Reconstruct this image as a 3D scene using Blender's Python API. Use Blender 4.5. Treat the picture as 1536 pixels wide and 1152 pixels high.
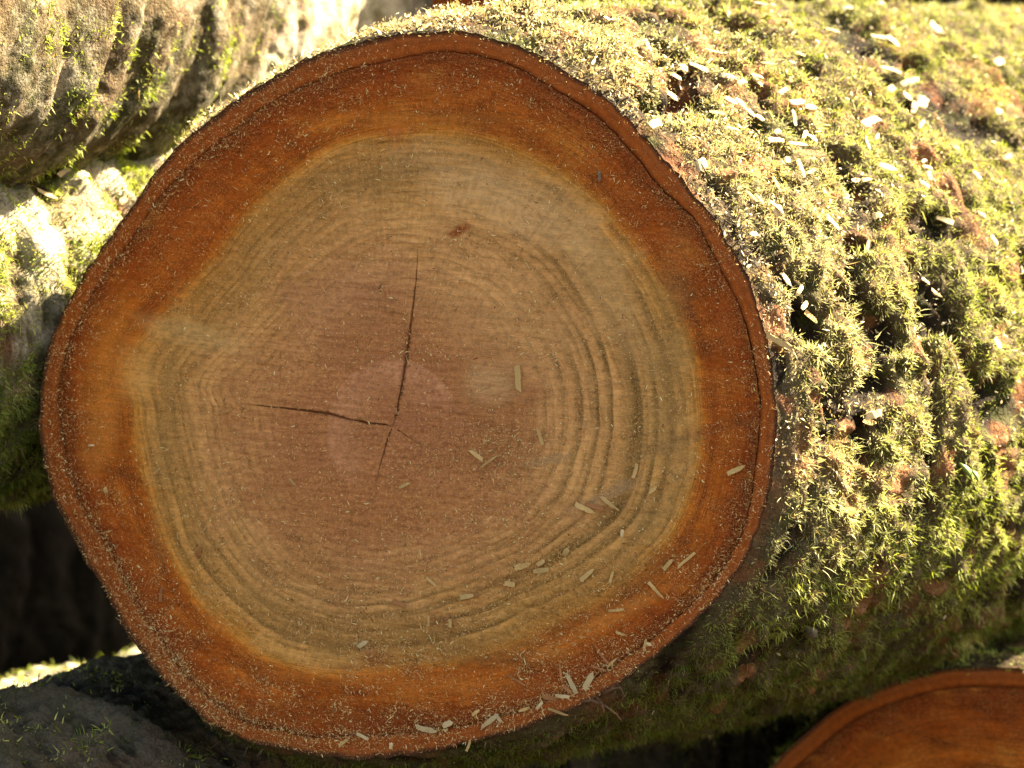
import bpy, math, random
import numpy as np
from mathutils import Vector, Matrix
from mathutils.bvhtree import BVHTree

for o in list(bpy.data.objects): bpy.data.objects.remove(o)
rng = np.random.default_rng(7); random.seed(7)
scn = bpy.context.scene; col = scn.collection
R = math.radians

# ------------------------------------------------------------------ camera
D = 1.8                                    # metres from the lens to the middle of the sawn face
W_M = 0.61                                 # picture width in metres at that distance
F = 1536 / W_M * D                         # focal length in photograph pixels
PITCH = R(6.0)
FACE_Z = 0.56
CAM = np.array([0.0, -D * math.cos(PITCH), FACE_Z + D * math.sin(PITCH)])
cf = np.array([0, math.cos(PITCH), -math.sin(PITCH)]); cr = np.array([1.0, 0, 0]); cu = np.cross(cr, cf)
cd = bpy.data.cameras.new('camera'); cam = bpy.data.objects.new('camera', cd); col.objects.link(cam)
cam.location = CAM; cam.rotation_euler = (math.pi / 2 - PITCH, 0, 0)
cd.sensor_width = 36; cd.lens = 36 * F / 1536; cd.clip_start = 0.05; cd.clip_end = 400
cd.dof.use_dof = True; cd.dof.focus_distance = D - 0.02; cd.dof.aperture_fstop = 7.5
scn.camera = cam

# ------------------------------------------------------------------ sky, sun, exposure
SUN_AZ, SUN_EL = R(66), R(41)
S = np.array([math.sin(SUN_AZ) * math.cos(SUN_EL), math.cos(SUN_AZ) * math.cos(SUN_EL), math.sin(SUN_EL)])
wd = bpy.data.worlds.new('World'); scn.world = wd; wd.use_nodes = True
wn = wd.node_tree.nodes; bg = wn['Background']
sky = wn.new('ShaderNodeTexSky'); sky.sky_type = 'NISHITA'; sky.sun_disc = False
sky.sun_elevation = SUN_EL; sky.sun_rotation = SUN_AZ; sky.dust_density = 3.0; sky.ozone_density = 1.0
wd.node_tree.links.new(sky.outputs[0], bg.inputs[0]); bg.inputs[1].default_value = 0.05
sd = bpy.data.lights.new('sun', 'SUN'); sd.energy = 5.0; sd.angle = R(0.55); sd.color = (1.0, 0.935, 0.82)
sun = bpy.data.objects.new('sun', sd); col.objects.link(sun); sun.location = Vector(S) * 20
sun.rotation_euler = Vector(S).to_track_quat('Z', 'Y').to_euler()
vs = scn.view_settings; vs.view_transform = 'Standard'; vs.look = 'None'; vs.gamma = 1; vs.use_curve_mapping = False
vs.exposure = 3.2
vs.use_white_balance = True; vs.white_balance_temperature = 8200; vs.white_balance_tint = 10
scn.render.engine = 'CYCLES'

# ------------------------------------------------------------------ helpers
def norm(v): return v / np.linalg.norm(v, axis=-1, keepdims=True)
def ray(px, py):
    return norm(cf + cr * ((px - 768) / F) - cu * ((py - 576) / F))
def at_y(px, py, dy):                      # point of a pixel ray at dy metres behind the plane y = 0
    d = ray(px, py); return CAM + d * ((dy - CAM[1]) / d[1])
def project(P):
    q = P - CAM; w = q @ cf
    return 768 + F * (q @ cr) / w, 576 - F * (q @ cu) / w
_perm = np.random.default_rng(3).permutation(512)
_grad = norm(np.random.default_rng(4).normal(size=(512, 3)))
def perlin(x, y, z):
    xi, yi, zi = np.floor(x).astype(int), np.floor(y).astype(int), np.floor(z).astype(int)
    fx, fy, fz = x - xi, y - yi, z - zi
    u, v, w = [t * t * t * (t * (t * 6 - 15) + 10) for t in (fx, fy, fz)]
    out = 0
    for dx in (0, 1):
        for dy in (0, 1):
            for dz in (0, 1):
                h = _perm[(_perm[(_perm[(xi + dx) & 511] + yi + dy) & 511] + zi + dz) & 511]
                g = _grad[h]
                d = g[..., 0] * (fx - dx) + g[..., 1] * (fy - dy) + g[..., 2] * (fz - dz)
                out = out + d * (u if dx else 1 - u) * (v if dy else 1 - v) * (w if dz else 1 - w)
    return out * 1.6
def sstep(a, b, x):
    t = np.clip((x - a) / (b - a), 0, 1); return t * t * (3 - 2 * t)
def lin(*c):
    c = np.array(c, float) / 255
    return tuple(np.where(c <= 0.04045, c / 12.92, ((c + 0.055) / 1.055) ** 2.4))
def mesh_from(name, V, faces_sizes, loops, mat=None, smooth=True):
    me = bpy.data.meshes.new(name)
    me.vertices.add(len(V)); me.vertices.foreach_set('co', np.ascontiguousarray(V, np.float32).ravel())
    me.loops.add(len(loops)); me.loops.foreach_set('vertex_index', np.asarray(loops, np.int32))
    me.polygons.add(len(faces_sizes))
    st = np.concatenate(([0], np.cumsum(faces_sizes)[:-1])).astype(np.int32)
    me.polygons.foreach_set('loop_start', st)
    me.polygons.foreach_set('use_smooth', np.full(len(faces_sizes), smooth))
    me.update(calc_edges=True); me.validate()
    if mat: me.materials.append(mat)
    return me
def attr(me, name, data, kind='FLOAT'):
    a = me.attributes.new(name, kind, 'POINT')
    a.data.foreach_set({'FLOAT': 'value', 'FLOAT_VECTOR': 'vector', 'FLOAT_COLOR': 'color'}[kind], np.ascontiguousarray(data, np.float32).ravel())
def grid_loops(nr, nc, wrap=True):         # nr rows of nc columns
    j = np.arange(nc if wrap else nc - 1); j2 = (j + 1) % nc
    i = np.arange(nr - 1)[:, None]
    q = np.stack([i * nc + j, i * nc + j2, (i + 1) * nc + j2, (i + 1) * nc + j], -1).reshape(-1, 4)
    return q
def obj(name, me, parent=None, loc=None):
    o = bpy.data.objects.new(name, me); col.objects.link(o)
    if parent: o.parent = parent
    if loc is not None: o.location = loc
    return o
def tag(o, label, cat, group=None, kind=None):
    o['label'] = label; o['category'] = cat
    if group: o['group'] = group
    if kind: o['kind'] = kind
    return o

# ------------------------------------------------------------------ materials
class Nodes:
    def __init__(s, name):
        s.m = bpy.data.materials.new(name); s.m.use_nodes = True
        s.t = s.m.node_tree; s.n = s.t.nodes; s.b = s.n['Principled BSDF']; s.out = s.n['Material Output']
    def link(s, a, b): s.t.links.new(a, b)
    def put(s, sock, v):
        if hasattr(v, 'is_output'): s.link(v, sock)
        else: sock.default_value = v
    def attr(s, name, out='Fac'):
        a = s.n.new('ShaderNodeAttribute'); a.attribute_name = name; return a.outputs[out]
    def math(s, op, a, b=0.0, c=None, clamp=False):
        m = s.n.new('ShaderNodeMath'); m.operation = op; m.use_clamp = clamp
        s.put(m.inputs[0], a); s.put(m.inputs[1], b)
        if c is not None: s.put(m.inputs[2], c)
        return m.outputs[0]
    def vmath(s, op, a, b):
        m = s.n.new('ShaderNodeVectorMath'); m.operation = op; s.put(m.inputs[0], a)
        if op == 'SCALE': s.put(m.inputs['Scale'], b)
        else: s.put(m.inputs[1], b)
        return m.outputs['Value'] if op in ('LENGTH', 'DISTANCE', 'DOT_PRODUCT') else m.outputs[0]
    def noise(s, vec, scale=1.0, detail=3.0, rough=0.55, dist=0.0):
        t = s.n.new('ShaderNodeTexNoise'); s.put(t.inputs['Vector'], vec); t.inputs['Scale'].default_value = scale
        t.inputs['Detail'].default_value = detail; t.inputs['Roughness'].default_value = rough; t.inputs['Distortion'].default_value = dist
        return t.outputs[0]
    def comb(s, x, y, z):
        c = s.n.new('ShaderNodeCombineXYZ')
        for k, v in enumerate((x, y, z)): s.put(c.inputs[k], v)
        return c.outputs[0]
    def mapping(s, vec, loc=(0, 0, 0), rot=(0, 0, 0), sc=(1, 1, 1), kind='TEXTURE'):
        m = s.n.new('ShaderNodeMapping'); m.vector_type = kind; s.put(m.inputs[0], vec)
        m.inputs[1].default_value = loc; m.inputs[2].default_value = rot; m.inputs[3].default_value = sc; return m.outputs[0]
    def ramp(s, fac, stops, mode='LINEAR'):
        r = s.n.new('ShaderNodeValToRGB'); s.put(r.inputs[0], fac); e = r.color_ramp.elements; r.color_ramp.interpolation = mode
        while len(e) < len(stops): e.new(0.5)
        for k, (p, c) in enumerate(stops):
            e[k].position = p; e[k].color = (*c, 1) if not isinstance(c, float) else (c, c, c, 1)
        return r.outputs[0]
    def mix(s, fac, a, b, mode='MIX'):
        m = s.n.new('ShaderNodeMix'); m.data_type = 'RGBA'; m.blend_type = mode
        s.put(m.inputs[0], fac)
        for k, v in ((6, a), (7, b)): s.put(m.inputs[k], v if hasattr(v, 'is_output') else (*v, 1))
        return m.outputs[2]
    def rng(s, v, a, b, c=0.0, d=1.0):
        m = s.n.new('ShaderNodeMapRange'); s.put(m.inputs[0], v)
        for k, x in enumerate((a, b, c, d)): m.inputs[k + 1].default_value = x
        return m.outputs[0]
    def bump(s, h, strength, dist):
        b = s.n.new('ShaderNodeBump'); s.put(b.inputs['Height'], h); b.inputs['Strength'].default_value = strength; b.inputs['Distance'].default_value = dist
        s.link(b.outputs[0], s.b.inputs['Normal'])
    def finish(s, color, rough=0.8, spec=0.25):
        s.put(s.b.inputs['Base Color'], color); s.put(s.b.inputs['Roughness'], rough); s.b.inputs['Specular IOR Level'].default_value = spec
        return s.m

WOODK = 1.52
def wc(r, g, b): return tuple(min(0.8, c * WOODK) for c in lin(r, g, b))

def wood_material(name, marks=()):
    N = Nodes(name)
    t = N.attr('t'); fp = N.attr('fp', 'Vector'); cs = N.attr('cs', 'Vector'); rm = N.attr('ringmask')
    n1 = N.noise(fp, 13, 4); n2 = N.noise(fp, 55, 4); n3 = N.noise(fp, 260, 4, 0.65)
    streak = N.noise(N.mapping(fp, rot=(0, 0, R(-5)), sc=(1 / 16, 1 / 240, 1)), 1, 6, 0.7, 0.6)
    streak2 = N.noise(N.mapping(fp, rot=(0, 0, R(-6)), sc=(1 / 30, 1 / 700, 1)), 1, 5, 0.7, 0.4)
    grain = N.noise(fp, 1300, 2, 0.7)
    rays = N.noise(N.comb(N.math('MULTIPLY', t, 1.6), N.vmath('DOT_PRODUCT', cs, (70, 0, 0)), N.vmath('DOT_PRODUCT', cs, (0, 70, 0))), 1, 3)
    tt = N.math('ADD', t, N.math('MULTIPLY', N.math('SUBTRACT', n1, 0.5), 0.30))
    tt = N.math('ADD', tt, N.math('MULTIPLY', N.math('SUBTRACT', n2, 0.5), 0.10))
    tt = N.math('ADD', tt, N.math('MULTIPLY', N.math('SUBTRACT', streak, 0.5), 0.13))
    c = N.ramp(N.math('MULTIPLY', tt, 0.5), [
        (0.0, wc(150, 98, 62)), (0.20, wc(154, 103, 63)), (0.27, wc(180, 131, 84)), (0.36, wc(186, 138, 86)), (0.43, wc(174, 129, 74)),
        (0.475, wc(182, 132, 72)), (0.51, wc(176, 116, 48)), (0.56, wc(164, 88, 26)), (0.63, wc(144, 68, 17)), (0.72, wc(158, 79, 19)),
        (0.84, wc(144, 65, 15)), (0.94, wc(120, 49, 11)), (1.0, wc(92, 38, 11))])
    # cloudy darker and redder patches in the wet sapwood
    sap = N.rng(tt, 1.0, 1.1)
    cl = N.noise(N.mapping(fp, rot=(0, 0, R(-8)), sc=(1 / 20, 1 / 42, 1)), 1, 7, 0.70)
    c = N.mix(N.math('MULTIPLY', sap, N.rng(cl, 0.50, 0.64, 0, 0.85)), c, wc(108, 44, 12))
    c = N.mix(N.math('MULTIPLY', sap, N.rng(cl, 0.46, 0.33, 0, 0.75)), c, wc(176, 104, 38))
    # broad concentric colour bands
    band = N.noise(N.comb(N.math('MULTIPLY', tt, 6.0), N.vmath('DOT_PRODUCT', cs, (0.9, 0, 0)), N.vmath('DOT_PRODUCT', cs, (0, 0.9, 0))), 1, 2)
    c = N.mix(N.rng(band, 0.35, 0.65), N.mix(1.0, c, (0.80, 0.74, 0.68), 'MULTIPLY'), N.mix(1.0, c, (1.10, 1.10, 1.10), 'MULTIPLY'))
    # olive growth rings of the heartwood
    tw = N.math('ADD', t, N.math('MULTIPLY', N.math('SUBTRACT', n1, 0.5), 0.055))
    rv = N.comb(N.math('MULTIPLY', tw, 7.0), N.vmath('DOT_PRODUCT', cs, (0.6, 0, 0)), N.vmath('DOT_PRODUCT', cs, (0, 0.6, 0)))
    rn = N.noise(rv, 1, 2, 0.5)
    ph = N.math('FRACT', N.math('ADD', N.math('MULTIPLY', tw, 17.0), N.math('MULTIPLY', rn, 2.2)))
    rings = N.math('MULTIPLY', N.math('MULTIPLY', N.rng(ph, 0.35, 0.80), N.rng(ph, 1.0, 0.90)), N.rng(N.noise(rv, 2.3, 2, 0.5), 0.30, 0.55, 0.25, 1.0))
    rv2 = N.comb(N.math('MULTIPLY', tw, 44.0), N.vmath('DOT_PRODUCT', cs, (0.8, 0, 0)), N.vmath('DOT_PRODUCT', cs, (0, 0.8, 0)))
    fine = N.noise(rv2, 1, 2, 0.5)
    inner = N.rng(tw, 1.02, 0.96)
    rmix = N.math('MULTIPLY', N.math('MULTIPLY', rings, rm), N.math('MULTIPLY', inner, N.rng(n2, 0.25, 0.6, 0.45, 1.0)))
    c = N.mix(N.math('MULTIPLY', rmix, 0.95), c, N.mix(1.0, c, (0.30, 0.34, 0.31), 'MULTIPLY'))
    c = N.mix(N.rng(fine, 0.35, 0.7, 0.0, 0.6), c, N.mix(1.0, c, (0.80, 0.78, 0.74), 'MULTIPLY'))
    ph2 = N.math('FRACT', N.math('ADD', N.math('MULTIPLY', tw, 27.0), N.math('MULTIPLY', N.noise(rv, 1.7, 2, 0.5), 2.2)))
    r2 = N.math('MULTIPLY', N.math('MULTIPLY', N.rng(ph2, 0.45, 0.86), N.rng(ph2, 1.0, 0.92)), N.rng(n2, 0.35, 0.62, 0.1, 0.75))
    c = N.mix(N.math('MULTIPLY', r2, N.rng(tw, 0.25, 0.6, 0.35, 1.0)), c, N.mix(1.0, c, (0.52, 0.50, 0.45), 'MULTIPLY'))
    c = N.mix(N.math('MULTIPLY', N.attr('arc'), N.rng(n2, 0.25, 0.55, 0.6, 1.0)), c, wc(192, 140, 106))
    gr = N.noise(N.comb(N.math('MULTIPLY', tw, 26.0), N.vmath('DOT_PRODUCT', cs, (5, 0, 0)), N.vmath('DOT_PRODUCT', cs, (0, 5, 0))), 1, 5, 0.65)
    c = N.mix(1.0, c, N.ramp(gr, [(0.30, 0.66), (0.48, 0.98), (0.72, 1.18)]), 'MULTIPLY')
    # marks: stains, smears of saw oil, paler wood
    for (cx, cy, ang, a, b, colr, amt) in marks:
        d = N.vmath('LENGTH', N.mapping(fp, loc=(cx, cy, 0), rot=(0, 0, ang), sc=(a, b, 1)), (0, 0, 0))
        d = N.math('ADD', d, N.math('MULTIPLY', N.math('SUBTRACT', n2, 0.5), 1.1))
        d = N.math('ADD', d, N.math('MULTIPLY', N.math('SUBTRACT', n3, 0.5), 0.7))
        c = N.mix(N.rng(d, 1.25, 0.35, 0.0, amt), c, colr)
    # saw lines, rays, fibre grain
    c = N.mix(1.0, c, N.ramp(streak, [(0.30, 0.86), (0.5, 1.0), (0.72, 1.09)]), 'MULTIPLY')
    c = N.mix(1.0, c, N.ramp(streak2, [(0.30, 0.90), (0.5, 1.0), (0.72, 1.07)]), 'MULTIPLY')
    c = N.mix(1.0, c, N.ramp(rays, [(0.32, 0.90), (0.5, 1.0), (0.70, 1.08)]), 'MULTIPLY')
    c = N.mix(1.0, c, N.ramp(n3, [(0.30, 0.72), (0.5, 1.0), (0.72, 1.18)]), 'MULTIPLY')
    c = N.mix(N.math('MULTIPLY', N.rng(N.noise(fp, 520, 3, 0.7), 0.50, 0.66), N.math('MULTIPLY', N.rng(n1, 0.35, 0.65, 0.1, 0.6), N.rng(tt, 1.02, 1.12, 1.0, 0.45))), c, wc(182, 130, 74))
    c = N.mix(N.rng(N.noise(fp, 640, 2, 0.6), 0.36, 0.26, 0, 0.55), c, wc(96, 52, 22))
    # clinging saw dust too fine to model, and dark pores
    dustm = N.math('MULTIPLY', N.rng(grain, 0.54, 0.70), N.rng(n2, 0.36, 0.62, 0.2, 0.85))
    c = N.mix(dustm, c, wc(190, 138, 78))
    c = N.mix(N.rng(grain, 0.34, 0.24, 0, 0.5), c, wc(70, 36, 16))
    N.bump(N.math('ADD', N.math('MULTIPLY', streak2, 0.8), N.math('ADD', N.math('MULTIPLY', grain, 0.6), n3)), 0.6, 0.0014)
    return N.finish(c, 0.8, 0.12)

def ring_material(name):
    N = Nodes(name); fp = N.attr('fp', 'Vector'); t = N.attr('t')
    n1 = N.noise(fp, 18, 4); n2 = N.noise(fp, 240, 4, 0.65); g = N.noise(fp, 1200, 2, 0.7)
    c = N.ramp(N.math('ADD', t, N.math('MULTIPLY', N.math('SUBTRACT', n1, 0.5), 0.5)),
               [(0.0, wc(104, 46, 15)), (0.25, wc(138, 68, 22)), (0.5, wc(124, 60, 22)), (0.7, wc(132, 68, 28)), (0.86, wc(78, 42, 22)), (1.0, wc(48, 30, 18))])
    c = N.mix(1.0, c, N.ramp(n2, [(0.3, 0.7), (0.5, 1.0), (0.72, 1.2)]), 'MULTIPLY')
    dust = N.math('MULTIPLY', N.rng(g, 0.55, 0.72), N.rng(n1, 0.35, 0.65, 0.1, 0.9))
    c = N.mix(dust, c, wc(176, 126, 84))
    N.bump(N.math('ADD', n2, g), 0.5, 0.0012)
    return N.finish(c, 0.8, 0.12)

def bark_material(name, deep, mid, top, film, red=0.5):
    N = Nodes(name); h = N.attr('h'); P = N.n.new('ShaderNodeTexCoord').outputs['Object']
    n1 = N.noise(P, 22, 5, 0.6); n2 = N.noise(P, 120, 5, 0.65); n3 = N.noise(P, 520, 3, 0.65)
    hh = N.math('ADD', h, N.math('MULTIPLY', N.math('SUBTRACT', n2, 0.5), 0.7))
    st = N.noise(N.attr('bp', 'Vector'), 1, 4, 0.6)
    hh = N.math('ADD', hh, N.math('MULTIPLY', N.math('SUBTRACT', st, 0.5), 1.1))
    c = N.ramp(hh, [(0.15, deep), (0.45, mid), (0.8, top)])
    c = N.mix(N.math('MULTIPLY', N.rng(n1, 0.52, 0.66), red), c, (0.20, 0.075, 0.030))
    c = N.mix(N.math('MULTIPLY', N.rng(N.noise(P, 38, 4, 0.6), 0.50, 0.66), 0.75), c, film)
    c = N.mix(N.math('MULTIPLY', N.attr('algae_shade'), N.rng(n2, 0.3, 0.55, 0.55, 1.0)), c, N.ramp(n1, [(0.4, (0.035, 0.034, 0.012)), (0.6, (0.085, 0.055, 0.026))]))
    c = N.mix(N.rng(N.attr('bare'), 0.15, 0.5, 0, 0.9), c, N.ramp(n1, [(0.35, (0.055, 0.026, 0.012)), (0.5, (0.20, 0.085, 0.036)), (0.65, (0.34, 0.17, 0.085))]))
    c = N.mix(1.0, c, N.ramp(n3, [(0.28, 0.55), (0.5, 1.0), (0.75, 1.4)]), 'MULTIPLY')
    N.bump(N.math('ADD', n2, N.math('MULTIPLY', n3, 0.5)), 0.8, 0.006)
    return N.finish(c, 0.9, 0.15)

def leafy_material(name, trans=0.35, rough=0.6):
    N = Nodes(name); c = N.attr('tint', 'Color')
    N.finish(c, rough, 0.3)
    tr = N.n.new('ShaderNodeBsdfTranslucent'); N.link(N.mix(1.0, c, (1.1, 1.1, 0.75), 'MULTIPLY'), tr.inputs[0])
    mx = N.n.new('ShaderNodeMixShader'); mx.inputs[0].default_value = trans
    N.link(N.b.outputs[0], mx.inputs[1]); N.link(tr.outputs[0], mx.inputs[2]); N.link(mx.outputs[0], N.out.inputs[0])
    return N.m

def chip_material(name, a, b):
    N = Nodes(name); P = N.n.new('ShaderNodeTexCoord').outputs['Object']
    ri = N.n.new('ShaderNodeObjectInfo').outputs['Random']
    f = N.noise(N.mapping(N.vmath('ADD', P, N.comb(ri, ri, ri)), sc=(1 / 0.8, 1 / 16, 1 / 10)), 1, 4, 0.6)
    c = N.mix(N.rng(f, 0.3, 0.7), a, b)
    c = N.mix(1.0, c, N.ramp(ri, [(0.0, 0.75), (1.0, 1.1)]), 'MULTIPLY')
    N.bump(f, 0.4, 0.05)
    return N.finish(c, 0.7, 0.25)

M_RING = ring_material('inner_bark')
M_WOOD = wood_material('sawn_wood')
M_BARK = bark_material('mossy_bark', (0.014, 0.009, 0.004), (0.038, 0.025, 0.012), (0.085, 0.062, 0.030), (0.040, 0.046, 0.008), 0.7)
M_PALE = bark_material('pale_bark', (0.035, 0.020, 0.010), (0.15, 0.115, 0.066), (0.40, 0.35, 0.25), (0.13, 0.12, 0.035), 0.6)
M_GREY = bark_material('grey_bark', (0.006, 0.006, 0.005), (0.018, 0.016, 0.011), (0.080, 0.070, 0.048), (0.032, 0.036, 0.017), 0.15)
M_SHADE_BARK = bark_material('shade_bark', (0.003, 0.003, 0.002), (0.008, 0.007, 0.005), (0.018, 0.015, 0.010), (0.008, 0.010, 0.004), 0.0)  # near-black bark: the depth of shade is put into its colour
M_MOSS = leafy_material('moss_shoots', 0.38)
M_DUST = leafy_material('saw_dust', 0.15, 0.8)
M_CHIP = chip_material('pale_chip', (0.58, 0.35, 0.12), (0.74, 0.50, 0.21))
M_CHIPW = chip_material('white_chip', (0.68, 0.48, 0.23), (0.80, 0.63, 0.36))
M_CHIPO = chip_material('orange_chip', (0.40, 0.15, 0.05), (0.52, 0.24, 0.09))
M_CHIPG = chip_material('weathered_chip', (0.20, 0.17, 0.13), (0.34, 0.29, 0.22))

# ------------------------------------------------------------------ the ground under the stack
def ground():
    N = Nodes('forest_floor'); P = N.n.new('ShaderNodeTexCoord').outputs['Object']
    c = N.ramp(N.noise(P, 9, 6, 0.65), [(0.3, (0.014, 0.010, 0.007)), (0.55, (0.036, 0.026, 0.016)), (0.75, (0.075, 0.054, 0.032))])
    N.bump(N.noise(P, 30, 5, 0.6), 1.0, 0.03)
    m = N.finish(c, 0.95, 0.1)
    k = np.linspace(-1, 1, 121); k = np.sign(k) * (np.abs(k) ** 3) * 60
    X, Y = np.meshgrid(k, k); Z = 0.02 * perlin(X * 3, Y * 3, 0 * X) * np.exp(-(X ** 2 + Y ** 2) / 50) - 0.03
    V = np.stack([X, Y, Z], -1).reshape(-1, 3); q = grid_loops(121, 121, False)
    o = obj('ground', mesh_from('ground', V, np.full(len(q), 4), q.ravel(), m)); o['kind'] = 'structure'
ground()

# ------------------------------------------------------------------ logs
YAW = R(38)
AXIS = np.array([math.sin(YAW), math.cos(YAW), 0.0])

def face_basis(yaw, tilt):
    n = np.array([-math.sin(yaw) * math.cos(tilt), -math.cos(yaw) * math.cos(tilt), math.sin(tilt)])
    ex = norm(np.cross([0, 0, 1.0], n)); ey = np.cross(n, ex); return n, ex, ey

class Log:
    """a log: sawn end plane (origin C0), rim radius by angle, axis; built from bark, cut_face, inner_bark and moss"""
    def __init__(s, name, label, C0, basis, rim, axis=AXIS, flare=0.3, group='logs stacked in the pile'):
        s.C0 = np.array(C0); s.n, s.ex, s.ey = basis; s.rim = rim; s.axis = axis; s.flare = flare; s.group = group
        s.root = bpy.data.objects.new(name, None); col.objects.link(s.root); s.root.location = s.C0; s.root.empty_display_size = 0.1
        tag(s.root, label, 'log', group)
    def plane(s, px, py):                  # pixel -> coordinates on the sawn plane
        d = ray(px, py); k = ((s.C0 - CAM) @ s.n) / (d @ s.n); P = CAM + d * k - s.C0
        return np.array([P @ s.ex, P @ s.ey])
    def bark(s, L, nt, ns, relief, mat, seed=0.0, dense=1.6, th=None, edge=0.004):
        th = np.linspace(0, 2 * np.pi, nt, endpoint=False) if th is None else th
        nt = len(th)
        sv = L * np.linspace(0, 1, ns) ** dense
        T, SS = np.meshgrid(th, sv); r = s.rim(T)
        bx = np.cos(T) * r; by = np.sin(T) * r
        def pos(T_, S_):
            r_ = s.rim(T_); g_ = 1 + s.flare * 0.4 * (1 - np.exp(-S_ / 0.4))
            return (np.cos(T_) * r_ * g_)[..., None] * s.ex + (np.sin(T_) * r_ * g_)[..., None] * s.ey + S_[..., None] * s.axis
        P = pos(T, SS)
        e = 0.02
        Nn = norm(np.cross(np.broadcast_to(s.axis, P.shape), pos(T + e, SS) - pos(T - e, SS)))
        h = relief(bx, by, SS, seed)
        rampv = sstep(0, 0.035, SS)
        disp = edge * sstep(0, 0.012, SS) + rampv * h
        disp = disp + (1 - rampv) * 0.0015 * perlin(bx * 160, by * 160, SS * 160 + 9) * sstep(0, 0.004, SS)
        P = P + Nn * disp[..., None]
        V = P.reshape(-1, 3); q = grid_loops(ns, nt)[:, ::-1]
        sizes = np.full(len(q), 4); loops = q.ravel()
        cap = (ns - 1) * nt + np.arange(nt)              # far end
        sizes = np.append(sizes, nt); loops = np.append(loops, cap)
        me = mesh_from('bark', V, sizes, loops, mat)
        hn = np.clip(0.5 + h / (2 * max(1e-6, np.abs(h).std() * 2.2)), 0, 1)
        attr(me, 'h', hn.ravel()); attr(me, 'bp', np.stack([bx / 0.05, by / 0.05, SS / 0.006], -1).reshape(-1, 3), 'FLOAT_VECTOR')
        o = obj('bark', me, s.root); s.bark_ob = o
        s.V, s.q, s.Tv, s.Sv, s.hv = V + s.C0, q, T.ravel(), SS.ravel(), hn.ravel()
        # vertex normals of the displaced surface
        A = s.V[q]; fn = np.cross(A[:, 2] - A[:, 0], A[:, 3] - A[:, 1])
        if (fn * Nn.reshape(-1, 3)[q[:, 0]]).sum() < 0: fn = -fn
        s.fn = norm(fn + 1e-12); s.farea = np.linalg.norm(fn, axis=1) * 0.5; s.Nsm = Nn.reshape(-1, 3)
        s.bvh = None
        return o
    def hit(s, px, py):
        if s.bvh is None: s.bvh = BVHTree.FromPolygons([tuple(v) for v in s.V], [tuple(f) for f in s.q])
        loc, nn, idx, dist = s.bvh.ray_cast(Vector(CAM), Vector(ray(px, py)))
        if loc is None: return None
        return np.array(loc), s.Nsm[s.q[idx][0]]

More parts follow.
